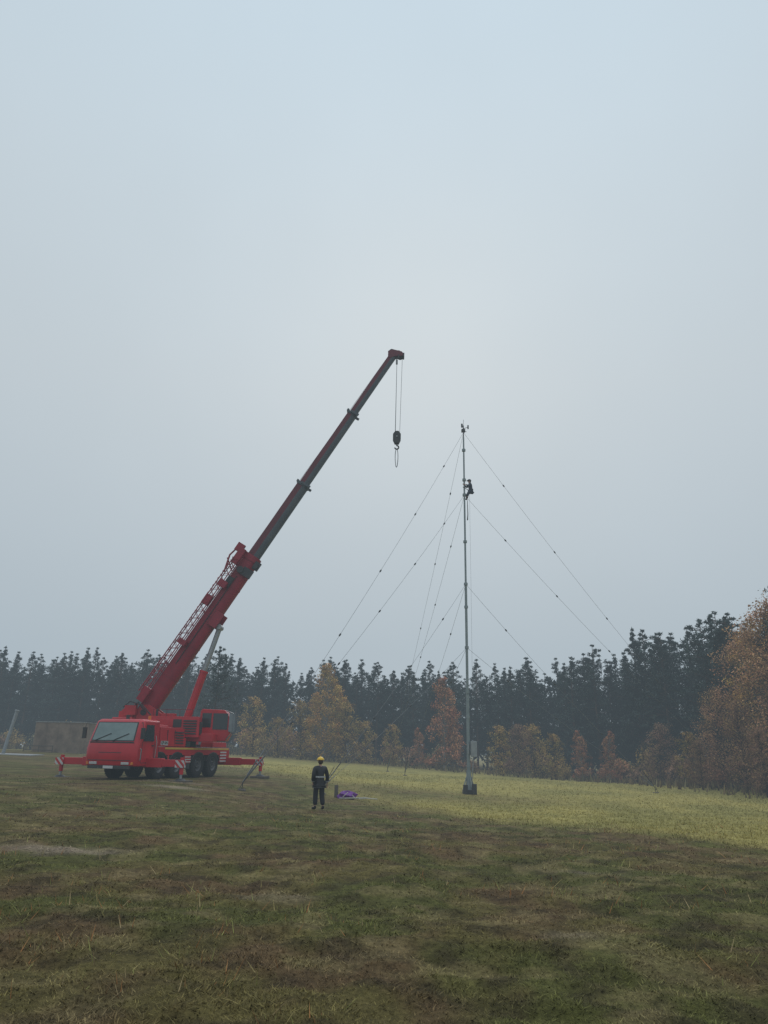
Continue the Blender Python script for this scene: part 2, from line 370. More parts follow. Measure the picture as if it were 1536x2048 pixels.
for off,step in((0,2.6),(2.4,2.6),(5.0,2.9),(8.2,3.6),(12,4.4)):
    for x,y,h in along(step,off,.9):
        k=random.random(); hh=h*random.uniform(.86,1.02) if k<.75 else h*random.uniform(1.0,1.1)
        s=hh/13
        plant('pine_tree',pines[random.randrange(6)],x,y,s*random.uniform(.9,1.1),s,label='dark green pine at the edge of the forest',cat='pine tree',group='pines along the forest edge'); cnt+=1
bigp=pine_meshes(20,13,1.6,1.45,.10,.36,point=.5)
bigq=pine_meshes(21,13,1.3,1.35,.3,.34,point=.2)
for j,(x,y,h,l) in enumerate([(-16.4,76,10.8,'dark bushy pine standing behind the crane'),(29.6,84,16.2,'tall pine rising above the forest edge'),(31.5,74,15.6,'tall broad pine rising above the forest edge'),(30.0,80,15.2,'tall pine rising above the forest edge'),(31.8,71,15.8,'tall broad pine rising above the forest edge'),(31.2,67,14.6,'tall pine rising above the forest edge')]):
    s=h/13; plant('pine_tree',bigq if j in(2,4) else bigp,x,y,s,s,label=l,cat='pine tree',group='pines along the forest edge')
nearp=pine_meshes(31,18,1.5,1.6,.35,.28,34,.2)
plant('pine_tree',nearp,31.0,54,1.0,1.02,rz=2.2,label='tall pine with a stray high branch at the clearing edge',cat='pine tree',group='pines along the forest edge')
cs=[];rs=[];cl=[]
for off in (4,7,11,15,20):
    for x,y,h in along(2.0,off,1.2):
        for j in range(6): cs.append((x,y,g(x,y)+random.uniform(.2,h*(.4 if off<6 else .80)))); rs.append(1.9); v=random.uniform(.4,.9); cl.append((.038*v,.047*v,.046*v))  # darker than the edge pines: forest shade is put into the leaf colour
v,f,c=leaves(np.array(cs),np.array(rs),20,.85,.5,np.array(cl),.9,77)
fo=link('forest',raw('forest',v,f,['pineleaf'],c)); tag(fo,'dense pine forest interior behind the edge trees, shade put into its dark colour','forest',kind='stuff')
gold=(.50,.30,.095); rust=(.42,.20,.11); brown=(.30,.175,.11); ochre=(.38,.25,.09); amber=(.46,.26,.135)
AT=[leaf_tree(0,10,4.2,gold,'bbark',.08,130,48,.18,cone=.8),leaf_tree(1,9,3.5,rust,'bbark',.08,110,44,.18,cone=.6),leaf_tree(2,7,4.0,ochre,'twig',.06,80,40,.18,cone=.4),leaf_tree(3,12,6.2,amber,'twig',.06,210,66,.15,.16,cone=.3),leaf_tree(4,12,5.6,brown,'twig',.08,170,60,.15,.15),leaf_tree(5,12,5.4,gold,'bbark',.06,190,62,.15,.13,cone=.4)]
for k,x,y,h,l in [(0,-6.8,94,11.2,'tall golden-brown larch before the pines'),(0,-5.6,96,8.8,'tall golden-brown larch before the pines'),(2,-15.6,95,6.8,'small ochre birch before the pines'),(2,-9.6,94,6.6,'low ochre tree before the pines'),(2,-4.0,93,6.8,'small golden tree before the pines'),(0,-8.2,97,7.9,'golden birch before the pines'),(2,-12.4,95,4.6,'low ochre tree before the pines'),(2,-1.6,94,4.8,'low ochre tree before the pines'),
  (1,7.3,89,10.0,'slender rusty-orange tree before the pines'),(1,8.6,90,6.8,'small rusty tree before the pines'),(2,1.5,93,4.6,'low ochre tree before the pines'),(1,4.6,92,4.4,'rusty young tree before the pines'),
  (2,13.0,84,5.0,'low ochre tree at forest edge'),(4,15.0,84,5.2,'brown young tree at forest edge'),(2,18.0,81,4.4,'low ochre tree at forest edge'),(1,20.5,80,4.8,'rusty young tree at forest edge'),(1,23,78,4.8,'rusty young tree at forest edge'),(4,27.0,75,5.4,'brown leafy tree at forest edge'),(2,17,86,5.4,'low ochre tree at forest edge'),
  (3,31.0,64,12.4,'broad amber-leaved tree at the clearing edge'),(5,30.2,61,11.6,'golden-brown birch at the clearing edge'),(3,29.4,56.5,13.6,'tall amber-leaved tree at the clearing edge'),(3,31.2,58,14.2,'tall amber-leaved tree at the clearing edge'),(4,27.4,59,6.4,'low brown-leaved tree at the clearing edge'),(3,28.9,50,9.8,'amber-leaved tree at the clearing edge'),(3,28.9,66,8.0,'amber-leaved tree at the clearing edge'),(3,30.5,47,12,'amber-leaved tree at the clearing edge'),(4,25.4,62,3.6,'low brown-leaved tree at the clearing edge'),(2,26.6,67,4.4,'low ochre-leaved tree at the clearing edge'),(4,26.4,54,4.4,'low brown-leaved tree at the clearing edge')]:
    hb=[10,9,7,12,12,12][k]; s=h/hb; plant('autumn_tree',AT[k],x,y,s*(1.25 if h<6 and k>2 else 1),s,label=l,cat='autumn tree',group='autumn trees before the forest')
def bush(i,col):
    r=random.Random(900+i); mb=MB(); cs=[];rs=[];cl=[]
    for k in range(26):
        a=r.random()*6.283; q=r.uniform(.1,1.2); h=r.uniform(.4,1.9)*(1-.3*q); p=Vector((math.cos(a)*q,math.sin(a)*q,h))
        mb.tube([(0.1*math.cos(a),.1*math.sin(a),-.1),p*.6,p],[.03,.02,.006],4); cs.append(p); rs.append(r.uniform(.35,.6)); v=r.uniform(.55,1.4); cl.append(tuple(c_*v for c_ in col))
    v,f,c=leaves(np.array(cs),np.array(rs),32,.17,.55,np.array(cl),.9,i+50)
    t=mb.obj('tmp',['twig']); d_=t.data; bpy.data.objects.remove(t); return d_,raw('bush_crown',v,f,['autumn'],c)
BU=[bush(0,rust),bush(1,ochre),bush(2,brown),bush(3,(.19,.16,.085))]
for x,y,h in along(2.3,-2.8,1.3)+along(3.0,-5.8,1.5):
    if random.random()<.10: continue
    k=random.choices([0,1,2,3],[3,3,3,1] if x>8 else [1,3,3,3])[0]; s=random.uniform(.6,1.6)
    plant('bush',BU[k],x,y,s,s*random.uniform(.8,1.5),label=['rusty-leaved bush','ochre-leaved bush','brown-leaved bush','dull olive bush'][k]+' at the foot of the forest',cat='bush',group='bushes along the forest edge')
E=along(.09,-6.5,2.6)+along(.12,-10,2.2); px=np.array([e_[0] for e_ in E]); py=np.array([e_[1] for e_ in E])
base=np.array([[.22,.16,.08],[.24,.20,.10],[.16,.11,.06]])[rng.integers(0,3,len(px))]
de=link('dead_grass',blades('dead_grass',px,py,.3+.6*rng.random(len(px)),np.full(len(px),.16),base*(.6+.6*rng.random((len(px),1))),.6,1.2)); tag(de,'tall dead grass and bracken beside the forest','dead grass',kind='stuff')

# ---------------------------------------------------------------- CRANE
CX,CY=-12.48,36.30
cr=empty('mobile_crane',(CX,CY,.20),R(-15.4),'red four-axle mobile crane with raised telescopic boom on outriggers','crane')
def part(mb,name,mats,parent=cr,bevel=0,**k): return mb.obj(name,mats,parent,bevel,**k)
mb=MB()
mb.box(-1.30,1.30,2.05,9.6,1.12,1.50,0)
mb.box(-.45,.45,.4,9.5,.62,1.12,1)
for sx in(-1,1):
    for a,b_ in((2.95,3.1),(4.62,5.25),(8.48,9.25)): mb.box(sx*.80,sx*1.29,a,b_,.72,1.12,0)
    mb.box(sx*.8,sx*1.28,4.7,5.2,.45,.72,1)
    mb.box(sx*1.301,sx*1.318,2.6,9.5,1.385,1.475,2)
    for d in(2.2,3.85,6.05,7.7):
        prof=[(d+math.cos(a)*.80,.66+math.sin(a)*.62) for a in [R(q) for q in range(15,166,15)]]
        prof+=[(d+math.cos(a)*.76,.66+math.sin(a)*.56) for a in [R(q) for q in range(165,14,-15)]]
        mb.prism(prof,sx*.85,sx*1.32,1)
for d in(2.2,3.85,6.05,7.7): mb.cyl((-1,d,.66),(1,d,.66),.12,n=8,mi=1)
mb.box(-1.28,1.28,9.25,9.68,.70,1.36,0)
part(mb,'chassis',['red','dark','yellow'],bevel=.02)
mb=MB()
for i in range(4): mb.box(1.302,1.322,8.50,9.24,.76+i*.155,.835+i*.155,0)
part(mb,'marker_stripes',['white'])
mb=MB()
for i in range(3): mb.box(1.292,1.312,4.64,5.22,.76+i*.12,.81+i*.12,0)
part(mb,'marker_stripes',['white'])
prof=[(.06,.62),(0,.95),(.0,1.40),(.10,1.70),(.46,2.62),(.62,2.73),(1.95,2.75),(1.95,.98),(1.62,.98),(1.50,.62)]
mb=MB(); xsn=[-1.37,-1.12,1.12,1.37]; vs=[]
for xx in xsn:
    for i,(a,z_) in enumerate(prof):
        off=.17 if abs(xx)>1.2 and i<5 else (.10 if abs(xx)>1.2 and i==5 else 0)
        zz=z_-(.08 if abs(xx)>1.2 and i in(5,6) else 0)
        x2=xx*(1-.06*max(0,(zz-1.7)))
        vs.append((x2,a+off,zz))
k=len(prof); fs=[]
for j in range(3):
    for i in range(k): fs.append((j*k+i,j*k+(i+1)%k,(j+1)*k+(i+1)%k,(j+1)*k+i))
fs+=[tuple(range(k)),tuple(range(3*k,4*k))]
mb.add(vs,fs,0)
cab=part(mb,'carrier_cab',['red'],bevel=.045)
def quadpanel(name,pts,matn,parent,th=.02,nrm=None,up=.012):
    p=[Vector(q) for q in pts]; nn=(p[1]-p[0]).cross(p[2]-p[0]).normalized() if nrm is None else Vector(nrm)
    mb=MB(); kk=len(p); vs=[q+nn*up for q in p]+[q-nn*th for q in p]
    fs=[tuple(range(kk)),tuple(range(2*kk-1,kk-1,-1))]+[(i,(i+1)%kk,kk+(i+1)%kk,kk+i) for i in range(kk)]
    mb.add(vs,fs,0); return mb.obj(name,[matn],parent,smooth=False)
fn=Vector((0,-.92,.36)).normalized()
def wsp(x,t): return (x,.10+.36*t,1.70+.92*t)
quadpanel('windscreen_frame',[wsp(-1.14,.01),wsp(1.14,.01),wsp(1.08,.96),wsp(-1.08,.96)],'dark',cab,nrm=fn,up=.010)
ws=quadpanel('windscreen',[wsp(-1.09,.06),wsp(1.09,.06),wsp(1.03,.92),wsp(-1.03,.92)],'glass',cab,nrm=fn,up=.018)
for sgn in(-1,1):
    pts=[(sgn*1.385,.52,1.74),(sgn*1.385,1.42,1.74),(sgn*1.312,1.42,2.48),(sgn*1.312,.80,2.48)]
    quadpanel('side_window',pts,'sideglass',cab,nrm=(sgn,0,.08))
    mb=MB(); 
    for a in(.46,1.50): mb.box(sgn*1.374-.004,sgn*1.374+.004,a,a+.018,.78,1.70)
    mb.box(sgn*1.374-.004,sgn*1.374+.004,.46,1.51,.76,.78)
    mb.box(sgn*1.38-.015,sgn*1.38+.015,1.28,1.44,1.52,1.57)
    mb.obj('door_seam',['dark'],cab)
    mb=MB(); mb.tube([(sgn*1.25,.42,2.54),(sgn*1.50,.12,2.56),(sgn*1.56,.12,2.30)],.018,6); mb.box(sgn*1.56-.10,sgn*1.56+.10,.08,.15,1.82,2.32)
    mb.obj('mirror',['dark'],cab,.02)
    mb=MB(); mb.box(sgn*.84-.20,sgn*.84+.20,-.005,.08,.68,.80); mb.obj('headlight',['lamp'],cab,.02)
    mb=MB(); mb.box(sgn*1.16-.06,sgn*1.16+.06,.04,.20,.68,.80); mb.obj('indicator_lamp',['orange'],cab,.01)
mb=MB()
mb.box(-1.1,1.1,.00,.12,.50,.64,0); mb.box(-.60,.60,-.012,0.02,1.20,1.225,0); mb.box(-1.16,1.16,.065,.10,1.63,1.69,0); mb.box(-1.12,1.12,-.008,.04,.86,.885,0)
mb.tube([(-.5,-.02,.56),(-.5,-.10,.52),(-.3,-.10,.52),(-.3,-.02,.56)],.02,5)
mb.obj('bumper',['dark'],cab,.01)
mb=MB(); mb.box(-.26,.26,-.02,-.004,.51,.63); mb.obj('registration_plate',['white'],cab)
for x0 in(-.95,.0):
    mb=MB(Matrix.Translation((0,-.035,.01))); mb.tube([wsp(x0,.02),wsp(x0+.78,.38)],.016,5); mb.tube([wsp(x0+.1,.0),wsp(x0+.1,.05)],.03,5); mb.obj('wiper',['black'],cab)
mb=MB(); mb.cyl((.9,1.6,2.74),(.9,1.6,2.92),.07,n=12); mb.obj('beacon_lamp',['orange'],cab)
mb=MB(); mb.tube([(1.36,.38,.9),(1.47,.25,.9),(1.50,.22,1.35),(1.40,.30,1.4)],.022,6); mb.obj('grab_rail',['steel'],cab)
mb=MB(); mb.tube([(1.40,1.58,1.0),(1.44,1.58,1.7),(1.36,1.58,2.0)],.018,6); mb.obj('grab_rail',['steel'],cab)
mb=MB(); mb.box(1.30,1.42,1.60,1.92,.50,.56); mb.box(1.30,1.42,1.60,1.92,.84,.90); mb.obj('cab_step',['dark'],cab)
mb=MB(); mb.box(-1.28,1.30,2.06,4.45,1.53,2.42,0,tp=.05)
for i in range(5): mb.box(1.26,1.318,3.55,4.3,1.66+i*.13,1.72+i*.13,1)
for a in(2.75,3.45): mb.box(1.26,1.303,a,a+.015,1.58,2.30,1)
mb.box(-.4,.7,2.3,3.8,2.42,2.55,0,tp=.04); mb.cyl((-.9,2.5,2.4),(-.9,2.5,3.0),.09,n=12,mi=1)
part(mb,'engine_housing',['red','dark'],bevel=.02)
mb=MB(); mb.box(1.302,1.312,2.16,2.82,1.58,1.78); pl=part(mb,'lettering_plate',['white'])
cu=bpy.data.curves.new('lettering','FONT'); cu.body='KRAN'; cu.size=.215; cu.align_x='CENTER'; cu.align_y='CENTER'; cu.offset=.008
to=bpy.data.objects.new('t',cu); coll.objects.link(to); bpy.context.view_layer.update()
tm=bpy.data.meshes.new_from_object(to.evaluated_get(bpy.context.evaluated_depsgraph_get())); bpy.data.objects.remove(to)
tm.transform(Matrix(((0,0,1,1.316),(1,0,0,2.49),(0,1,0,1.68),(0,0,0,1)))); tm.materials.clear(); tm.materials.append(M['black'])
link('lettering',tm,pl)
mb=MB(); mb.box(-1.28,1.28,4.46,4.60,1.53,1.95,0); mb.box(.5,1.27,7.6,9.3,1.53,1.80,0,tp=.03); mb.box(-1.2,-.5,7.4,9.3,1.53,1.85,0,tp=.03)
mb.box(-.25,.25,8.2,9.5,1.53,1.66,1); mb.box(.7,1.27,4.7,5.1,1.53,1.78,1)
for d in(8.2,9.5,4.7,5.5): mb.tube([(1.22,d,1.5),(1.22,d,2.0)],.015,5,1)
mb.tube([(1.22,4.7,2.0),(1.22,5.5,2.0)],.015,5,1); mb.tube([(1.22,8.2,2.0),(1.22,9.5,2.0)],.015,5,1)
part(mb,'deck_equipment',['red','dark'],bevel=.015)
tprof=[(.34,-.17),(.46,-.20),(.60,-.20),(.645,-.17),(.66,-.08),(.66,.08),(.645,.17),(.60,.20),(.46,.20),(.34,.17)]
mb=MB(); mb.lathe(tprof+[tprof[0]],'x',32)
for i in range(32):
    t=2*math.pi*i/32
    for sd in(-1,1):
        Rm=Matrix.Rotation(t,3,'X'); a,b_=sorted((.02*sd,.17*sd)); mb.box(a,b_,-.03,.03,.645,.675,R=Rm)
w0=mb.obj('wheel',['black'],cr)
mb=MB(); mb.lathe([(.001,.05),(.10,.05),(.12,.16),(.16,.16),(.18,.04),(.26,.02),(.30,.12),(.35,.19),(.36,.16),(.34,-.16),(.001,-.10)],'x',24)
for i in range(10):
    t=2*math.pi*i/10; mb.cyl((.03,.22*math.cos(t),.22*math.sin(t)),(.06,.22*math.cos(t),.22*math.sin(t)),.02,n=6)
r0=mb.obj('rim',['rim'],w0)
first=True
for d in(2.2,3.85,6.05,7.7):
    for sgn in(1,-1):
        if first: w,r_=w0,r0; first=False
        else:
            w=w0.copy(); r_=r0.copy(); coll.objects.link(w); coll.objects.link(r_); r_.parent=w; w.parent=cr
        w.location=(sgn*1.11,d,.655); 
        w.rotation_euler=(random.random(),0,0 if sgn>0 else math.pi)
for d,wn,wf in((1.15,3.2,3.45),(9.45,3.45,3.2)):
    for sgn in(1,-1):
        wd=wn if sgn>0 else wf
        off=.0 if sgn>0 else .16
        mb=MB(); y0=d-.14+off-.08
        mb.box(min(sgn*.5,sgn*2.2),max(sgn*.5,sgn*2.2),y0,y0+.26,.58,.99,0); mb.box(min(sgn*1.9,sgn*wd),max(sgn*1.9,sgn*wd),y0+.03,y0+.23,.62,.94,0)
        ou=part(mb,'outrigger',['red'],bevel=.015)
        mb=MB(); xx=sgn*(wd-.02); yc=y0+.13
        mb.cyl((xx,yc,.30),(xx,yc,1.05),.095,n=14,mi=0); mb.cyl((xx,yc,.10),(xx,yc,.32),.06,n=12,mi=1); mb.cyl((xx,yc,.04),(xx,yc,.12),.26,.16,n=16,mi=2); 
        mb.obj('support_jack',['red','chrome','dark'],ou)
        mb=MB(); mb.box(xx-.26,xx+.20,y0-.05,y0-.03,.60,.92); mb.box(sgn*(wd+.10)-.01,sgn*(wd+.10)+.01,y0-.03,y0+.25,.60,.92); mb.obj('warning_plate',['stripes'],ou)
        mb=MB(); mb.box(xx-.42,xx+.42,yc-.40,yc+.40,-.10,.04); mb.obj('base_pad',['wood'],ou,.01)
rootM=Matrix.Translation((CX,CY,.20))@Matrix.Rotation(R(-15.4),4,'Z')
S=rootM.inverted()@Matrix.Translation((-10.71,42.13,.20))
mb=MB(S); mb.cyl((0,0,1.5),(0,0,1.80),.80,n=28,mi=1)
mb.box(-2.3,1.9,-1.0,1.0,1.80,2.20,0); 
for sy in(-.52,.44):
    pts=[(-2.45,2.2),(-2.45,3.3),(-2.2,3.65),(-1.75,3.65),(-.3,2.7),(.6,2.55),(.6,2.2)]
    kk=len(pts); vs=[(p[0],sy,p[1]) for p in pts]+[(p[0],sy+.08,p[1]) for p in pts]
    mb.add(vs,[tuple(range(kk)),tuple(range(2*kk-1,kk-1,-1))]+[(i,(i+1)%kk,kk+(i+1)%kk,kk+i) for i in range(kk)],0)
mb.cyl((-2.04,-.6,3.25),(-2.04,.6,3.25),.16,n=16,mi=1)
part(mb,'turntable',['red','dark'],bevel=.015)
mb=MB(S); mb.box(-1.5,1.2,-1.28,-.60,2.0,3.05,0,tp=.05)
for i in range(6): mb.box(.35,1.05,-1.30,-1.22,2.15+i*.13,2.22+i*.13,1)
mb.box(1.15,1.24,-1.1,-.7,2.15,2.8,1); mb.box(-.9,-.2,-1.1,-.7,3.05,3.2,0); mb.cyl((-1.2,-.9,3.05),(-1.2,-.9,3.42),.06,n=10,mi=1)
mb.box(-1.35,-.2,-1.292,-1.27,2.15,2.9,0); mb.box(-.19,.25,-1.29,-1.27,2.5,2.9,1)
part(mb,'upper_engine_housing',['red','dark'],bevel=.02)
mb=MB(S); mb.box(-3.55,-2.35,-1.25,1.25,1.75,2.55,0,tp=.04); mb.box(-3.5,-2.4,-1.2,-.4,2.57,2.95,0,tp=.03); mb.box(-3.5,-2.4,.4,1.2,2.57,2.95,0,tp=.03); mb.obj('counterweight',['red'],cr,.03)
mb=MB(S); mb.cyl((-2.9,-.4,3.1),(-2.9,.4,3.1),.30,n=20,mi=0)
for sy in(-.45,.40): mb.cyl((-2.9,sy,3.1),(-2.9,sy+.05,3.1),.42,n=20,mi=1)
mb.box(-3.35,-2.6,-.55,-.47,2.6,3.3,1); mb.box(-3.0,-2.4,-.8,-.5,3.1,3.6,1); mb.tube([(-2.7,-.7,3.4),(-2.3,-.8,3.75),(-1.9,-.75,3.3)],.05,8,0)
mb.tube([(-3.1,-.7,3.5),(-2.7,-.9,3.8),(-2.0,-.95,3.6),(-1.5,-.95,3.1)],.035,6,0); mb.cyl((-2.45,-.62,3.2),(-2.45,-.62,3.75),.09,n=10,mi=1)
mb.obj('winch',['dark','red'],cr)
mb=MB(S)
for x0 in(-1.3,-.6,.1,.8): mb.tube([(x0,-1.22,3.05),(x0,-1.22,3.40)],.015,5)
mb.tube([(-1.3,-1.22,3.40),(.8,-1.22,3.40)],.015,5); mb.obj('handrail',['reddark'],cr)
mb=MB(S); pts=[(.9,1.85),(2.35,1.85),(2.55,2.25),(2.50,3.10),(2.22,3.48),(1.0,3.52),(.9,3.4)]
kk=len(pts); vs=[(p[0],.05,p[1]) for p in pts]+[(p[0],.95,p[1]) for p in pts]
mb.add(vs,[tuple(range(kk)),tuple(range(2*kk-1,kk-1,-1))]+[(i,(i+1)%kk,kk+(i+1)%kk,kk+i) for i in range(kk)],0)
oc=mb.obj('operator_cab',['red'],cr,.03)
mb=MB(S); mb.box(1.62,2.42,.03,.052,2.45,3.30); mb.obj('side_window',['sideglass'],oc)
mb=MB(S); mb.box(1.02,1.52,.03,.052,2.55,3.30); mb.obj('side_window',['sideglass'],oc)
mb=MB(S)
mb.add([(2.575,.12,2.3),(2.575,.88,2.3),(2.525,.88,3.06),(2.525,.12,3.06)],[(0,1,2,3)]); mb.obj('front_window',['cabglass'],oc,smooth=False)
mb=MB(S); mb.tube([(2.3,.02,3.45),(2.72,-.02,3.3),(2.74,-.02,2.3),(2.40,.02,1.95)],.03,6); mb.box(2.50,2.82,-.03,.0,2.35,3.3); mb.obj('cab_frame',['cabglass'],oc)
ang=math.atan2(21.8,13.3)+R(.75)
BM=S@Matrix.Translation((-2.04,0,3.25))@Matrix.Rotation(-ang,4,'Y')
def bprof(w,h):
    return [(-w/2,h/2),(w/2,h/2),(w/2,0),(w/2,-h*.22),(w*.36,-h*.42),(w*.14,-h*.5),(-w*.14,-h*.5),(-w*.36,-h*.42),(-w/2,-h*.22),(-w/2,0)]
def bsec(mb,t0,t1,w,h,mats=(0,0)):
    p=bprof(w,h);kk=len(p); vs=[(t0,a,b_) for a,b_ in p]+[(t1,a,b_) for a,b_ in p]
    up=[(i,(i+1)%kk,kk+(i+1)%kk,kk+i) for i in(9,0,1)]; lo=[(i,(i+1)%kk,kk+(i+1)%kk,kk+i) for i in range(2,9)]
    mb.add(vs,up,mats[0]); mb.add(vs,lo,mats[1]); mb.add(vs,[tuple(range(kk-1,-1,-1)),tuple(range(kk,2*kk))],mats[0])
LEN=26.0; T1,T2,T3=10.25,15.5,21.0
mb=MB(BM); bsec(mb,-.45,T1,.80,.88); bsec(mb,T1-.3,T1+.05,.88,.96)
for t in(2.2,4.2,6.1,8.1): bsec(mb,t,t+.10,.83,.91)
mb.box(5.7,6.6,-.52,-.42,-.62,-.1); mb.box(5.7,6.6,.42,.52,-.62,-.1)
bo=mb.obj('boom',['boomred'],cr,.01)
mb=MB(BM); bsec(mb,T1-.1,T2+.02,.60,.68,(0,1)); bsec(mb,T2-.12,T2+.05,.66,.75,(1,1)); mb.obj('boom_section',['reddark','boomgrey'],bo)  # grey lower faces hold the underside shade as colour
mb=MB(BM); bsec(mb,T2-.1,T3+.02,.50,.56,(0,1)); bsec(mb,T3-.11,T3+.04,.56,.62,(1,1)); mb.obj('boom_section',['reddark','boomgrey'],bo)
mb=MB(BM); bsec(mb,T3-.1,LEN,.40,.45,(0,1)); mb.obj('boom_section',['reddark','boomgrey'],bo)
for t,hh_ in((T2,.37),(T3,.31)):
    mb=MB(BM); mb.box(t-.04,t+.10,-.38,-.30,-hh_-.10,.14); mb.box(t-.04,t+.10,.30,.38,-hh_-.10,.14); mb.box(t-.04,t+.10,-.32,.32,hh_-.02,hh_+.09); mb.obj('boom_collar',['boomgrey'],bo)
HT=S@Matrix.Translation((-2.04,0,3.25))@Matrix.Translation((math.cos(ang)*LEN,0,math.sin(ang)*LEN))
mb=MB(HT)
for sy in(-.22,.18):
    pts=[(-.42,-.42),(-.44,.08),(-.1,.20),(.44,.06),(.54,-.08),(.48,-.24),(.05,-.28)]
    kk=len(pts); vs=[(p[0],sy,p[1]) for p in pts]+[(p[0],sy+.05,p[1]) for p in pts]
    mb.add(vs,[tuple(range(kk)),tuple(range(2*kk-1,kk-1,-1))]+[(i,(i+1)%kk,kk+(i+1)%kk,kk+i) for i in range(kk)],0)
mb.box(-.38,.3,-.16,.16,.06,.17,0)
for sy in(-.12,0,.12): mb.cyl((.34,sy-.03,-.14),(.34,sy+.03,-.14),.22,n=20,mi=1); mb.cyl((-.2,sy-.03,.12),(-.2,sy+.03,.12),.15,n=16,mi=1)
mb.box(.50,.60,-.2,.2,-.30,-.02,1); mb.box(.2,.28,-.3,-.22,-.5,-.2,1)
bh=mb.obj('boom_head',['reddark','dark'],bo,.01)
mb=MB(BM)
c=[(-.80,.50),(-.44,.50),(-.80,.84),(-.44,.84)]
for i,(a,b_) in enumerate(c): mb.tube([(.8,a,b_),(9.6,a,b_*.92)],.03,6)
nseg=18
for i in range(nseg):
    t0=.8+8.8*i/nseg;t1=.8+8.8*(i+1)/nseg; tm_=(t0+t1)/2
    for (p,q) in((0,2),(1,3)):
        mb.tube([(t0,*c[p]),(tm_,*c[q]),(t1,*c[p])],.018,5)
    mb.tube([(t0,*c[2]),(tm_,*c[3]),(t1,*c[2])],.016,5)
mb.box(9.3,10.3,-.78,-.46,.42,.8); mb.box(10.0,10.5,-.75,-.55,.6,1.05); mb.box(.4,1.2,-.84,-.4,.3,.70); mb.box(4.0,4.3,-.82,-.4,.2,.66); mb.box(7.8,8.2,-.82,-.4,.2,.66); mb.box(6.5,7.1,-.8,-.44,.5,.85)
mb.tube([(8.6,-.6,.8),(9.6,-.6,1.1),(10.3,-.6,.95)],.05,6); mb.tube([(8.9,-.5,.5),(9.4,-.5,1.15)],.04,6)
mb.obj('lattice_jib',['boomred'],bo)
mb=MB(BM); mb.box(9.0,9.5,-.60,-.42,-.62,.0); mb.box(9.6,10.1,-.62,-.44,-.75,-.4); mb.box(8.0,8.6,-.56,-.42,.1,.45); mb.cyl((9.2,-.66,.1),(9.2,-.43,.1),.20,n=14); mb.cyl((9.8,-.7,-.55),(9.8,-.46,-.55),.15,n=14)
mb.tube([(3.0,-.44,.1),(8.8,-.44,.1)],.025,5); mb.obj('hydraulic_fittings',['dark'],bo)
a0=Vector((.02,0,2.35)); a1=Vector((1.56,0,7.98)); mid=a0.lerp(a1,.55)
mb=MB(S); mb.cyl(a0,mid,.21,n=20); mb.cyl(mid,a0.lerp(a1,.57),.24,n=20); mb.box(-.3,.35,-.3,.3,2.15,2.55); lc=mb.obj('lift_cylinder',['red'],cr)
mb=MB(S); mb.cyl(mid,a1,.145,n=18); mb.cyl(a1+Vector((0,-.35,0)),a1+Vector((0,.35,0)),.16,n=14); mb.obj('piston_rod',['chrome'],lc)
hx=11.46; HZ=21.65-1.85
tipx=-2.04+math.cos(ang)*LEN
tipz=3.25+math.sin(ang)*LEN
mb=MB(S)
for x0,x1,sy in((tipx+.14,hx-.14,-.10),(tipx+.14,hx-.16,.10),(tipx+.48,hx+.12,0)): mb.tube([(x0,sy,tipz-.2),(x1,sy,HZ+.3)],.012,5)
mb.tube([(tipx+.14,-.1,tipz-.2),(tipx+.13,-.1,tipz-.7)],.03,6); mb.cyl((tipx+.13,-.1,tipz-.8),(tipx+.13,-.1,tipz-.5),.06,n=8)
mb.obj('hoist_rope',['wire'],bh)
mb=MB(BM); mb.tube([(0,0,.50),(12,0,.42),(LEN-.3,0,.27)],.011,5); mb.obj('hoist_rope',['wire'],bo)
mb=MB(S)
hx-=.05
pts=[(-.10,.42),(.10,.42),(.24,.22),(.24,-.12),(.12,-.38),(-.12,-.38),(-.24,-.12),(-.24,.22)]
for sy in(-.16,-.02,.12):
    kk=len(pts); vs=[(hx+p[0],sy,HZ+p[1]) for p in pts]+[(hx+p[0],sy+.05,HZ+p[1]) for p in pts]
    mb.add(vs,[tuple(range(kk)),tuple(range(2*kk-1,kk-1,-1))]+[(i,(i+1)%kk,kk+(i+1)%kk,kk+i) for i in range(kk)],0)
mb.cyl((hx,-.2,HZ+.05),(hx,.2,HZ+.05),.05,n=10,mi=1); mb.cyl((hx,-.12,HZ+.05),(hx,.12,HZ+.05),.20,n=18,mi=1)
hb=mb.obj('hook_block',['dark','steel'],cr,.01)
mb=MB(S); hk=[(hx,0,HZ-.36),(hx,0,HZ-.50)]
for q in range(90,-181,-30): hk.append((hx+.12*math.cos(R(q)),0,HZ-.62+.12*math.sin(R(q))))
mb.tube(hk,[.04,.045]+[.045]*(len(hk)-3)+[.02],8); mb.obj('hook',['dark'],hb)
wx,wy,wz=-10.71+hx,42.13,.2+HZ
sl=MB(); loop=[]
for i in range(25):
    t=2*math.pi*i/24; loop.append((.085*math.sin(t)*(1+.15*math.cos(t)),0.02*math.sin(t),-.62+.60*math.cos(t)))
sl.tube(loop,.022,6); so=sl.obj('lifting_sling',['wire']); so.location=(wx,wy,wz-.70); tag(so,'grey looped lifting sling hanging from the crane hook','sling')

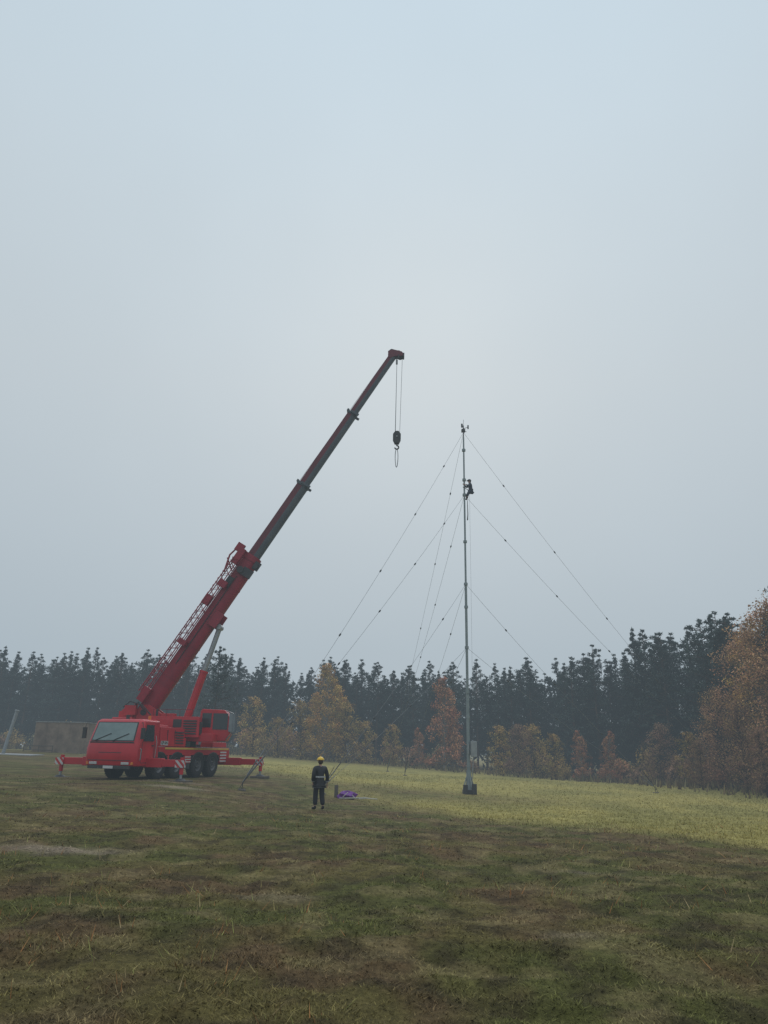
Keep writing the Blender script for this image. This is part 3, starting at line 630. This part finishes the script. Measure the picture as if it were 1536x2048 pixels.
# ---------------------------------------------------------------- MAST
mx_,my_=5.46,48.0; mz=g(mx_,my_)
ma=empty('guyed_mast',(mx_,my_,mz),0,'slender grey guyed steel mast on a concrete base','mast')
H=23.6-mz
mb=MB(); mb.cyl((0,0,.6),(0,0,6.0),.100,n=14); mb.cyl((0,0,6.0),(0,0,12.9),.083,n=14); mb.cyl((0,0,12.9),(0,0,H-.9),.066,.052,n=14)
po=mb.obj('pole',['mast'],ma)
for z_ in(1.6,4.5,6.0,8.78,11.4,12.92,15.8,19.11,20.2,22.4):
    mb=MB(); mb.cyl((0,0,z_-.08),(0,0,z_+.08),.125,n=14); mb.obj('pole_flange',['mast'],po)
mb=MB(); mb.cyl((0,0,H-.9),(0,0,H),.035,n=8); mb.tube([(0,0,H),(0.02,0,H+.45)],.012,5); mb.tube([(-.05,0,H-.25),(.36,0,H-.12)],.02,5); mb.cyl((.33,0,H-.25),(.33,0,H+.02),.05,n=8); mb.box(-.14,.12,-.1,.1,H-.50,H-.30); mb.cyl((-.10,0,H-.15),(-.10,0,H+.12),.06,n=8); mb.tube([(0,0,H-.4),(.22,0,H-.48)],.02,5)
mb.obj('antenna',['dark'],ma)
mb=MB(); mb.box(.13,.50,-.28,.02,2.15,3.05); mb.box(.5,.56,-.2,-.05,2.0,2.1); mb.box(-.05,.02,-.22,-.12,2.3,2.9); mb.tube([(.3,-.1,2.15),(.22,-.1,1.2),(.15,-.1,.3)],.03,6); mb.obj('cabinet',['steel'],ma,.02)
mb=MB(); mb.cyl((0,0,.25),(0,0,1.35),.17,.14,n=14); 
for a in range(4):
    t=a*math.pi/2+.4; mb.tube([(.40*math.cos(t),.40*math.sin(t),.28),(.14*math.cos(t),.14*math.sin(t),1.0)],.035,6)
mb.obj('mast_foot',['mast'],ma)
mb=MB(); mb.box(-.42,.42,-.4,.4,-.3,.24,tp=.06); mb.box(-.40,-.12,-.52,-.42,.0,.55); mb.box(.12,.42,-.50,-.42,.0,.60); mb.obj('concrete_base',['dark'],ma,.02)
anch={'L':((-6.2,36.0),(-2.8,39.5)),'R':((28.4,61),(19.5,55.8)),'B':((.83,77),(2.24,68.3))}
rings=[(23.07-mz,0),(18.43-mz,0),(12.24-mz,1),(8.10-mz,1)]
for key,pair in anch.items():
    for rz_,pi in rings:
        ax_,ay_=pair[pi]; az_=g(ax_,ay_)+.35
        p0=Vector((0,0,rz_)); p1=Vector((ax_-mx_,ay_-my_,az_-mz)); Lg=(p1-p0).length
        def gp(t,p0=p0,p1=p1,Lg=Lg): 
            q=p0.lerp(p1,t); q.z-=Lg*.016*4*t*(1-t); return q
        mb=MB(); mb.tube([gp(i/16) for i in range(17)],.0088,5); mb.tube([gp(.955),gp(.985)],.03,6); mb.tube([gp(.93),gp(.95)],.022,6)
        gw=mb.obj('guy_wire',['wire'],ma)
        for t in([.13,.30,.48,.66,.84] if pi==0 else [.2,.45,.7]):
            mb=MB(); c0=gp(t); dd=(gp(t+.01)-gp(t-.01)).normalized(); mb.tube([c0-dd*.11,c0-dd*.05,c0+dd*.05,c0+dd*.11],[.02,.048,.048,.02],6); mb.obj('insulator',['insul'],gw)
    for pi,(ax_,ay_) in enumerate(pair):
        gz=g(ax_,ay_); an=empty('guy_anchor',(ax_,ay_,gz),0,'low concrete ground anchor with leaning steel rods for guy wires','guy anchor','ground anchors of the mast')
        d_=Vector((mx_-ax_,my_-ay_,0)).normalized()
        mb=MB(); mb.box(-.2,.2,-.2,.2,-.3,.06,tp=.04); mb.obj('anchor_block',['wood'],an,.02)
        mb=MB(); mb.tube([Vector((0,0,.05)),d_*.05+Vector((0,0,.36)),d_*1.2+Vector((0,0,1.5))],.024,6); mb.tube([-d_*.2,d_*.55+Vector((0.15,0,1.3))],.016,6); mb.obj('anchor_rod',['dark'],an)
rp=MB(); rp.tube([(mx_+.34,my_-.1,18.5),(mx_+.33,my_-.1,12),(mx_+.30,my_-.12,5),(mx_+.28,my_-.15,.2)],.006,5); ro=rp.obj('climbing_rope',['wire']); tag(ro,'thin work rope hanging from the climber along the mast','rope')
rp=MB(); rp.tube([(mx_+.18,my_-.12,18.0),(mx_+.20,my_-.12,17.0),(mx_+.17,my_-.12,16.6)],[.02,.03,.04],6); ro=rp.obj('tool_bag',['dark']); tag(ro,'small dark tool bag hanging below the climber','tool bag')

# ---------------------------------------------------------------- PEOPLE
def skin(name,pts,edges,rad,matn,parent,sub=1):
    me=bpy.data.meshes.new(name); me.from_pydata(pts,edges,[]); o=bpy.data.objects.new(name,me); coll.objects.link(o)
    sm=o.modifiers.new('s','SKIN'); sm.use_smooth_shade=True; sm.branch_smoothing=.3
    for i,r in enumerate(rad):
        rr=r if hasattr(r,'__len__') else (r,r); me.skin_vertices[0].data[i].radius=rr; me.skin_vertices[0].data[i].use_root=(i==0)
    ss=o.modifiers.new('u','SUBSURF'); ss.levels=sub; ss.render_levels=sub
    bpy.context.view_layer.update()
    m2=bpy.data.meshes.new_from_object(o.evaluated_get(bpy.context.evaluated_depsgraph_get())); bpy.data.objects.remove(o)
    m2.name=name; m2.materials.clear(); m2.materials.append(M[matn]); m2.polygons.foreach_set('use_smooth',[True]*len(m2.polygons))
    return link(name,m2,parent)
def person(root,J,jm,tm_,hm,tape=True,bulk=1.0):
    f=J['face']; fv=Vector(f).normalized(); side=fv.cross(Vector((0,0,1))).normalized()
    V3=lambda k:Vector(J[k])
    pts=[];ed=[];rad=[]
    def ap(p,r,par=None):
        pts.append(tuple(p)); rad.append(r); i=len(pts)-1
        if par is not None: ed.append((par,i))
        return i
    pe=ap(V3('pelvis'),(.125,.10)); sp_=ap(V3('spine'),(.115,.09),pe); ch=ap(V3('chest'),(.14,.10),sp_); nb=ap(V3('neck'),.055,ch)
    hd=V3('head'); h1=ap(hd-Vector((0,0,.09))+fv*.01,.068,nb); h2=ap(hd,(.082,.09),h1); h3=ap(hd+Vector((0,0,.085))-fv*.005,.068,h2)
    ap(hd+fv*.115-Vector((0,0,.015)),.014,h2)
    for s_ in(-1,1): ap(hd+side*s_*.092,.018,h2)
    for s_ in('l','r'):
        sh=ap(V3('sh_'+s_),.062,ch); el=ap(V3('el_'+s_),.042,sh); wr=ap(V3('wr_'+s_),.027,el); hv=Vector(J['hand_'+s_]).normalized()
        pa=ap(V3('wr_'+s_)+hv*.08,(.035,.018),wr); o_=hv.cross(side if abs(hv.dot(side))<.8 else fv).normalized()
        for q in range(4):
            b0=V3('wr_'+s_)+hv*.12+o_*(.027-.018*q); b1=b0+hv*(.035+.006*(q in(1,2)))+fv*.004; b2=b1+hv*.028+fv*.014
            i0=ap(b0,.010,pa); i1=ap(b1,.009,i0); ap(b2,.008,i1)
        i0=ap(V3('wr_'+s_)+hv*.05+o_*.042,.011,pa); ap(V3('wr_'+s_)+hv*.085+o_*.058,.009,i0)
        hp=ap(V3('hip_'+s_),.085,pe); kn=ap(V3('kn_'+s_),.056,hp); an=ap(V3('an_'+s_),.042,kn); to_=V3('toe_'+s_); ap(to_,.034,an)
    skin('body',pts,ed,rad,'skin',root)
    B=bulk
    P=[V3('pelvis')-Vector((0,0,.02)),V3('spine'),V3('chest'),V3('neck')-Vector((0,0,.01))]; E=[(0,1),(1,2),(2,3)]; Rr=[(.19*B,.155*B),(.175*B,.14*B),(.18*B,.14*B),.085]
    P.append(V3('pelvis')-Vector((0,0,.14)));E.append((0,4));Rr.append((.205*B,.165*B))
    for s_ in('l','r'):
        i=len(P); P+=[V3('sh_'+s_),V3('el_'+s_),V3('wr_'+s_)+ (V3('el_'+s_)-V3('wr_'+s_))*.06]; Rr+=[.088*B,.07*B,.056*B]; E+=[(2,i),(i,i+1),(i+1,i+2)]
    skin('jacket',[tuple(p) for p in P],E,Rr,jm,root)
    P=[V3('pelvis')];E=[];Rr=[(.15,.13)]
    for s_ in('l','r'):
        i=len(P); P+=[V3('hip_'+s_),V3('kn_'+s_),V3('an_'+s_)+Vector((0,0,.02))]; Rr+=[.108*B,.088*B,.082*B]; E+=[(0,i),(i,i+1),(i+1,i+2)]
    skin('trousers',[tuple(p) for p in P],E,Rr,tm_,root)
    for s_ in('l','r'):
        a=V3('an_'+s_);t=V3('toe_'+s_); skin('boot',[tuple(a+Vector((0,0,.04))),tuple(a-Vector((0,0,.045))-fv*.02),tuple(t)],[(0,1),(1,2)],[.06,.055,.05],'black',root)
    mb=MB(); c_=hd+Vector((0,0,.035)); mb.ell(c_,(.135,.15,.125),18,0,-.05); mb.ell(c_+fv*.05+Vector((0,0,-.002)),(.15,.15,.018),18,0); mb.tube([c_-fv*.13+Vector((0,0,.05)),c_+Vector((0,0,.13)),c_+fv*.13+Vector((0,0,.05))],.018,6)
    mb.obj('helmet',[hm],root)
    mb=MB(); mb.ell(hd-fv*.03-Vector((0,0,.02)),(.092,.092,.085),14); mb.obj('hair',['hair'],root)
    mb=MB()
    for s_ in(-1,1): mb.ell(hd+fv*.088+side*s_*.033+Vector((0,0,.005)),(.011,.011,.009),8)
    mb.ell(hd+fv*.083-Vector((0,0,.062)),(.022,.012,.006),8); mb.obj('eyes_and_mouth',['dark'],root)
    if tape:
        mb=MB(); sp2=V3('spine')-Vector((0,0,.04))
        mb.lathe([(1,-.025),(1.015,0),(1,.025)],'z',28); mb.v=[(sp2.x+v[0]*.186*B,sp2.y+v[1]*.165*B,sp2.z+v[2]) for v in mb.v]
        for s_ in('l','r'):
            w=V3('wr_'+s_);e_=V3('el_'+s_); a=w.lerp(e_,.22);b_=w.lerp(e_,.36); mb.cyl(a,b_,.064*B,.066*B,n=14,cap=False)
        mb.obj('reflective_tape',['reflect'],root)
pz=g(-2.17,28.8)+float(bumps(np.array(-2.17),np.array(28.8)))
p1=empty('person',(-2.17,28.8,pz+.01),R(28),'person in black jacket with reflective bands and yellow helmet, standing','person')
person(p1,dict(face=(0.15,1,.15),pelvis=(.01,0,.96),spine=(.015,0,1.16),chest=(.02,.01,1.36),neck=(.02,.02,1.52),head=(.035,.03,1.655),
 sh_l=(-.18,.01,1.42),sh_r=(.22,0,1.44),el_l=(-.25,-.05,1.15),el_r=(.31,-.02,1.16),wr_l=(-.20,.10,.93),wr_r=(.35,.06,.90),hand_l=(.2,.3,-1),hand_r=(.05,.15,-1),
 hip_l=(-.09,0,.90),hip_r=(.11,0,.90),kn_l=(-.10,.05,.50),kn_r=(.13,.01,.50),an_l=(-.11,.03,.11),an_r=(.16,-.06,.11),toe_l=(-.14,.22,.045),toe_r=(.21,.12,.045)),'jacket','trouser','helmet',True,1.14)
p2=empty('person',(mx_,my_-.02,18.16),R(12),'climber in navy workwear and dark helmet clinging to the mast','person')
person(p2,dict(face=(-1,0,.1),pelvis=(.46,0,.62),spine=(.45,0,.80),chest=(.40,0,1.0),neck=(.38,0,1.15),head=(.37,0,1.285),
 sh_l=(.37,-.19,1.07),sh_r=(.37,.19,1.07),el_l=(.26,-.24,.84),el_r=(.20,.24,.90),wr_l=(.08,-.12,1.0),wr_r=(.08,.12,1.05),hand_l=(-1,.5,.1),hand_r=(-1,-.5,.1),
 hip_l=(.44,-.10,.58),hip_r=(.44,.10,.58),kn_l=(.22,-.15,.42),kn_r=(.24,.15,.34),an_l=(.19,-.10,.10),an_r=(.20,.10,.02),toe_l=(.08,-.08,.10),toe_r=(.08,.08,.02)),'blue','blue','bhelmet',False)
mb=MB(); mb.tube([(.5,-.17,.66),(.1,-.13,.80),(-.1,0,.82),(.1,.13,.80),(.5,.17,.66)],.02,6); mb.obj('climbing_harness',['dark'],p2)

# ---------------------------------------------------------------- small things
z=g(-2.06,38.5)+float(bumps(np.array(-2.06),np.array(38.5)))
mb=MB(); mb.tube([(0,0,-.15),(0.01,0,.3),(.0,.02,.56)],[.10,.09,.085],10); o=mb.obj('wooden_post',['wood']); o.location=(-2.06,38.5,z); tag(o,'short weathered wooden post beside a purple bundle','post')
z=g(-1.5,38.3)+float(bumps(np.array(-1.5),np.array(38.3)))
e=empty('bundle',(-1.5,38.3,z),.15,'crumpled purple tarpaulin bundle lying on the moss','tarpaulin bundle')
mb=MB(); rr=random.Random(3)
vs=[];nu,nv=22,12
for i in range(nv+1):
    a=-math.pi/2+math.pi*i/nv
    for j in range(nu):
        t=2*math.pi*j/nu; k_=1+.16*math.sin(3*t+i)+.12*rr.uniform(-1,1); vs.append((.46*math.cos(a)*math.cos(t)*k_,.26*math.cos(a)*math.sin(t)*k_,.14+.19*math.sin(a)*(1+.3*math.sin(2.2*t))))
fs=[(i*nu+j,i*nu+(j+1)%nu,(i+1)*nu+(j+1)%nu,(i+1)*nu+j) for i in range(nv) for j in range(nu)]
mb.add(vs,fs); mb.obj('tarpaulin',['purple'],e)
mb=MB(); mb.tube([(-.25,-.30,.10),(-.1,-.33,.24),(0,-.30,.32)],.02,5); mb.tube([(-.4,-.2,.04),(-.1,-.36,.05),(.3,-.32,.06),(.55,-.2,.06)],.028,6); mb.tube([(.2,-.28,.2),(.32,-.30,.06)],.02,5); mb.obj('binding_rope',['rope'],e)
mb=MB(); mb.tube([(0,0,.07),(.35,.02,.12),(.7,-.05,.08),(1.0,-.05,.06)],.024,6); mb.tube([(.1,-.1,.07),(.5,-.16,.10),(.82,-.12,.07)],.018,6); o=mb.obj('pale_stick',['rope']); o.location=(-1.05,38.2,g(-1,38.2)); tag(o,'pale rods lying on the moss beside the bundle','rod')
zb=g(-28.8,60); mb=MB(); mb.tube([(0,0,-.3),(.6,0,3.15)],.13,12); mb.tube([(.6,0,3.15),(.62,0,3.24)],.17,12); o=mb.obj('leaning_post',['steel']); o.location=(-28.8,60,zb); tag(o,'leaning grey metal post beside the concrete hut','post')
zb=g(-28,70)-.1; e=empty('concrete_hut',(-28.1,70,zb),R(-8),'small brown flat-roofed concrete hut with open rack beside it','hut')
mb=MB(); mb.box(-2.2,2.2,-1.5,1.5,-.3,2.62)
for q in(-1.1,0,1.1): mb.box(q-.03,q+.03,-1.52,-1.502,0,2.55)
mb.obj('wall',['hut'],e,.02)
mb=MB(); mb.box(-2.25,2.25,-1.55,1.55,2.622,2.70); mb.obj('roof',['roof'],e,.02)
mb=MB()
for x0 in(-2.7,-1.3,0): mb.tube([(x0,-2.0,-.1),(x0,-2.0,.7)],.04,6)
mb.tube([(-2.7,-2,.65),(0,-2,.65)],.04,6); mb.tube([(-2.7,-2,.3),(0,-2,.3)],.04,6); mb.obj('rack',['wood'],e)
mb=MB(); pth=[(-40,58),(-26,58.5),(-26,61),(-40,62)]
mb.add([(a,b_,g(a,b_)+.06) for a,b_ in pth]+[(a,b_,g(a,b_)-.2) for a,b_ in pth],[(0,1,2,3),(7,6,5,4),(0,4,5,1),(1,5,6,2),(2,6,7,3),(3,7,4,0)]); o=mb.obj('pavement',['path']); tag(o,kind='structure')
lx,ly=26.2,68; zb=g(lx,ly); e=empty('lamp_post',(lx,ly,zb),R(-20),'thin lamp post with pale lamp head before the bushes','lamp post')
mb=MB(); mb.tube([(0,0,-.2),(0,0,4.3),(.15,0,4.45),(.3,0,4.5)],.022,8); mb.obj('post',['dark'],e)
mb=MB(); mb.tube([(.18,0,4.52),(.32,0,4.52),(.55,0,4.43)],[.05,.09,.05],10); mb.obj('lamp_head',['steel'],e)

# ---------------------------------------------------------------- haze
mb=MB(); mb.box(-260,260,-30,330,-12,45); hz=mb.obj('haze',['dark'],smooth=False); tag(hz,kind='structure')
m=bpy.data.materials.new('haze_glow'); m.use_nodes=True; nt=m.node_tree; nt.nodes.clear()
dn=.0015
va=nt.nodes.new('ShaderNodeVolumeAbsorption'); va.inputs['Density'].default_value=dn; va.inputs['Color'].default_value=(0,0,0,1)
em=nt.nodes.new('ShaderNodeEmission'); em.inputs['Color'].default_value=(.38,.48,.55,1); em.inputs['Strength'].default_value=dn  # added glow stands in for sky light scattered by the haze
ad=nt.nodes.new('ShaderNodeAddShader'); ou=nt.nodes.new('ShaderNodeOutputMaterial')
nt.links.new(va.outputs[0],ad.inputs[0]); nt.links.new(em.outputs[0],ad.inputs[1]); nt.links.new(ad.outputs[0],ou.inputs['Volume'])
hz.data.materials[0]=m
# ---------------------------------------------------------------- world & light
w=bpy.data.worlds.new("World"); scene.world=w; w.use_nodes=True; nt=w.node_tree; N=nt.nodes;L=nt.links; bg=N['Background']
sky=N.new('ShaderNodeTexSky'); sky.sky_type='NISHITA'; sky.sun_disc=False; sky.sun_elevation=R(32); sky.sun_rotation=R(3); sky.air_density=1.5; sky.dust_density=4
L.new(sky.outputs[0],bg.inputs['Color']); bg.inputs['Strength'].default_value=.05
tc=N.new('ShaderNodeTexCoord'); sx=N.new('ShaderNodeSeparateXYZ'); L.new(tc.outputs['Generated'],sx.inputs[0])
rp=N.new('ShaderNodeValToRGB'); el=rp.color_ramp.elements; el[1].position=1; el[1].color=(1,1,1,1)
S_=1/1.6
for p,c in((.10,(.455,.515,.565)),(.25,(.505,.57,.62)),(.45,(.56,.625,.67)),(.62,(.585,.67,.73)),(.80,(.61,.73,.82)),(.9,(1.0,1.15,1.3))):
    q=el.new(p); q.color=(c[0]*S_,c[1]*S_,c[2]*S_,1)
el[0].position=0; el[0].color=(.43*S_,.49*S_,.54*S_,1)
L.new(sx.outputs['Z'],rp.inputs['Fac'])
vd=N.new('ShaderNodeVectorMath'); vd.operation='DOT_PRODUCT'; sd=Vector((75,1304,811)).normalized(); vd.inputs[1].default_value=sd; L.new(tc.outputs['Generated'],vd.inputs[0])
mr=N.new('ShaderNodeMapRange'); mr.inputs[1].default_value=.72; mr.inputs[2].default_value=1.0; mr.inputs[3].default_value=.95*1.6; mr.inputs[4].default_value=1.01*1.6; mr.interpolation_type='SMOOTHSTEP'; L.new(vd.outputs['Value'],mr.inputs[0])
no=N.new('ShaderNodeTexNoise'); no.inputs['Scale'].default_value=1.6; no.inputs['Detail'].default_value=4; L.new(tc.outputs['Generated'],no.inputs['Vector'])
m2=N.new('ShaderNodeMapRange'); m2.inputs[1].default_value=.3;m2.inputs[2].default_value=.7;m2.inputs[3].default_value=.96;m2.inputs[4].default_value=1.04; L.new(no.outputs['Fac'],m2.inputs[0])
mu=N.new('ShaderNodeMath'); mu.operation='MULTIPLY'; L.new(mr.outputs[0],mu.inputs[0]); L.new(m2.outputs[0],mu.inputs[1])
b2=N.new('ShaderNodeBackground'); L.new(rp.outputs['Color'],b2.inputs['Color']); L.new(mu.outputs[0],b2.inputs['Strength'])
mxs=N.new('ShaderNodeMixShader'); mxs.inputs[0].default_value=.97; L.new(bg.outputs[0],mxs.inputs[1]); L.new(b2.outputs[0],mxs.inputs[2]); L.new(mxs.outputs[0],N['World Output'].inputs['Surface'])
sl_=bpy.data.lights.new('sun','SUN'); sl_.energy=.5; sl_.angle=R(30); sl_.color=(1,.97,.93); so=bpy.data.objects.new('sun',sl_); coll.objects.link(so)
so.rotation_euler=(-sd).to_track_quat('-Z','Y').to_euler()
# ---------------------------------------------------------------- camera
cam=bpy.data.cameras.new('camera'); co=bpy.data.objects.new('camera',cam); coll.objects.link(co); scene.camera=co
cam.sensor_fit='VERTICAL'; cam.sensor_height=36; cam.lens=1490/2048*36; cam.clip_end=3000; cam.clip_start=.1
co.matrix_world=Matrix.Translation((0,0,1.7))@Matrix.Rotation(R(107.79),4,'X')@Matrix.Rotation(R(1.1),4,'Z')
scene.view_settings.view_transform='Standard'; scene.view_settings.look='None'; scene.view_settings.exposure=0
print('pines',cnt)
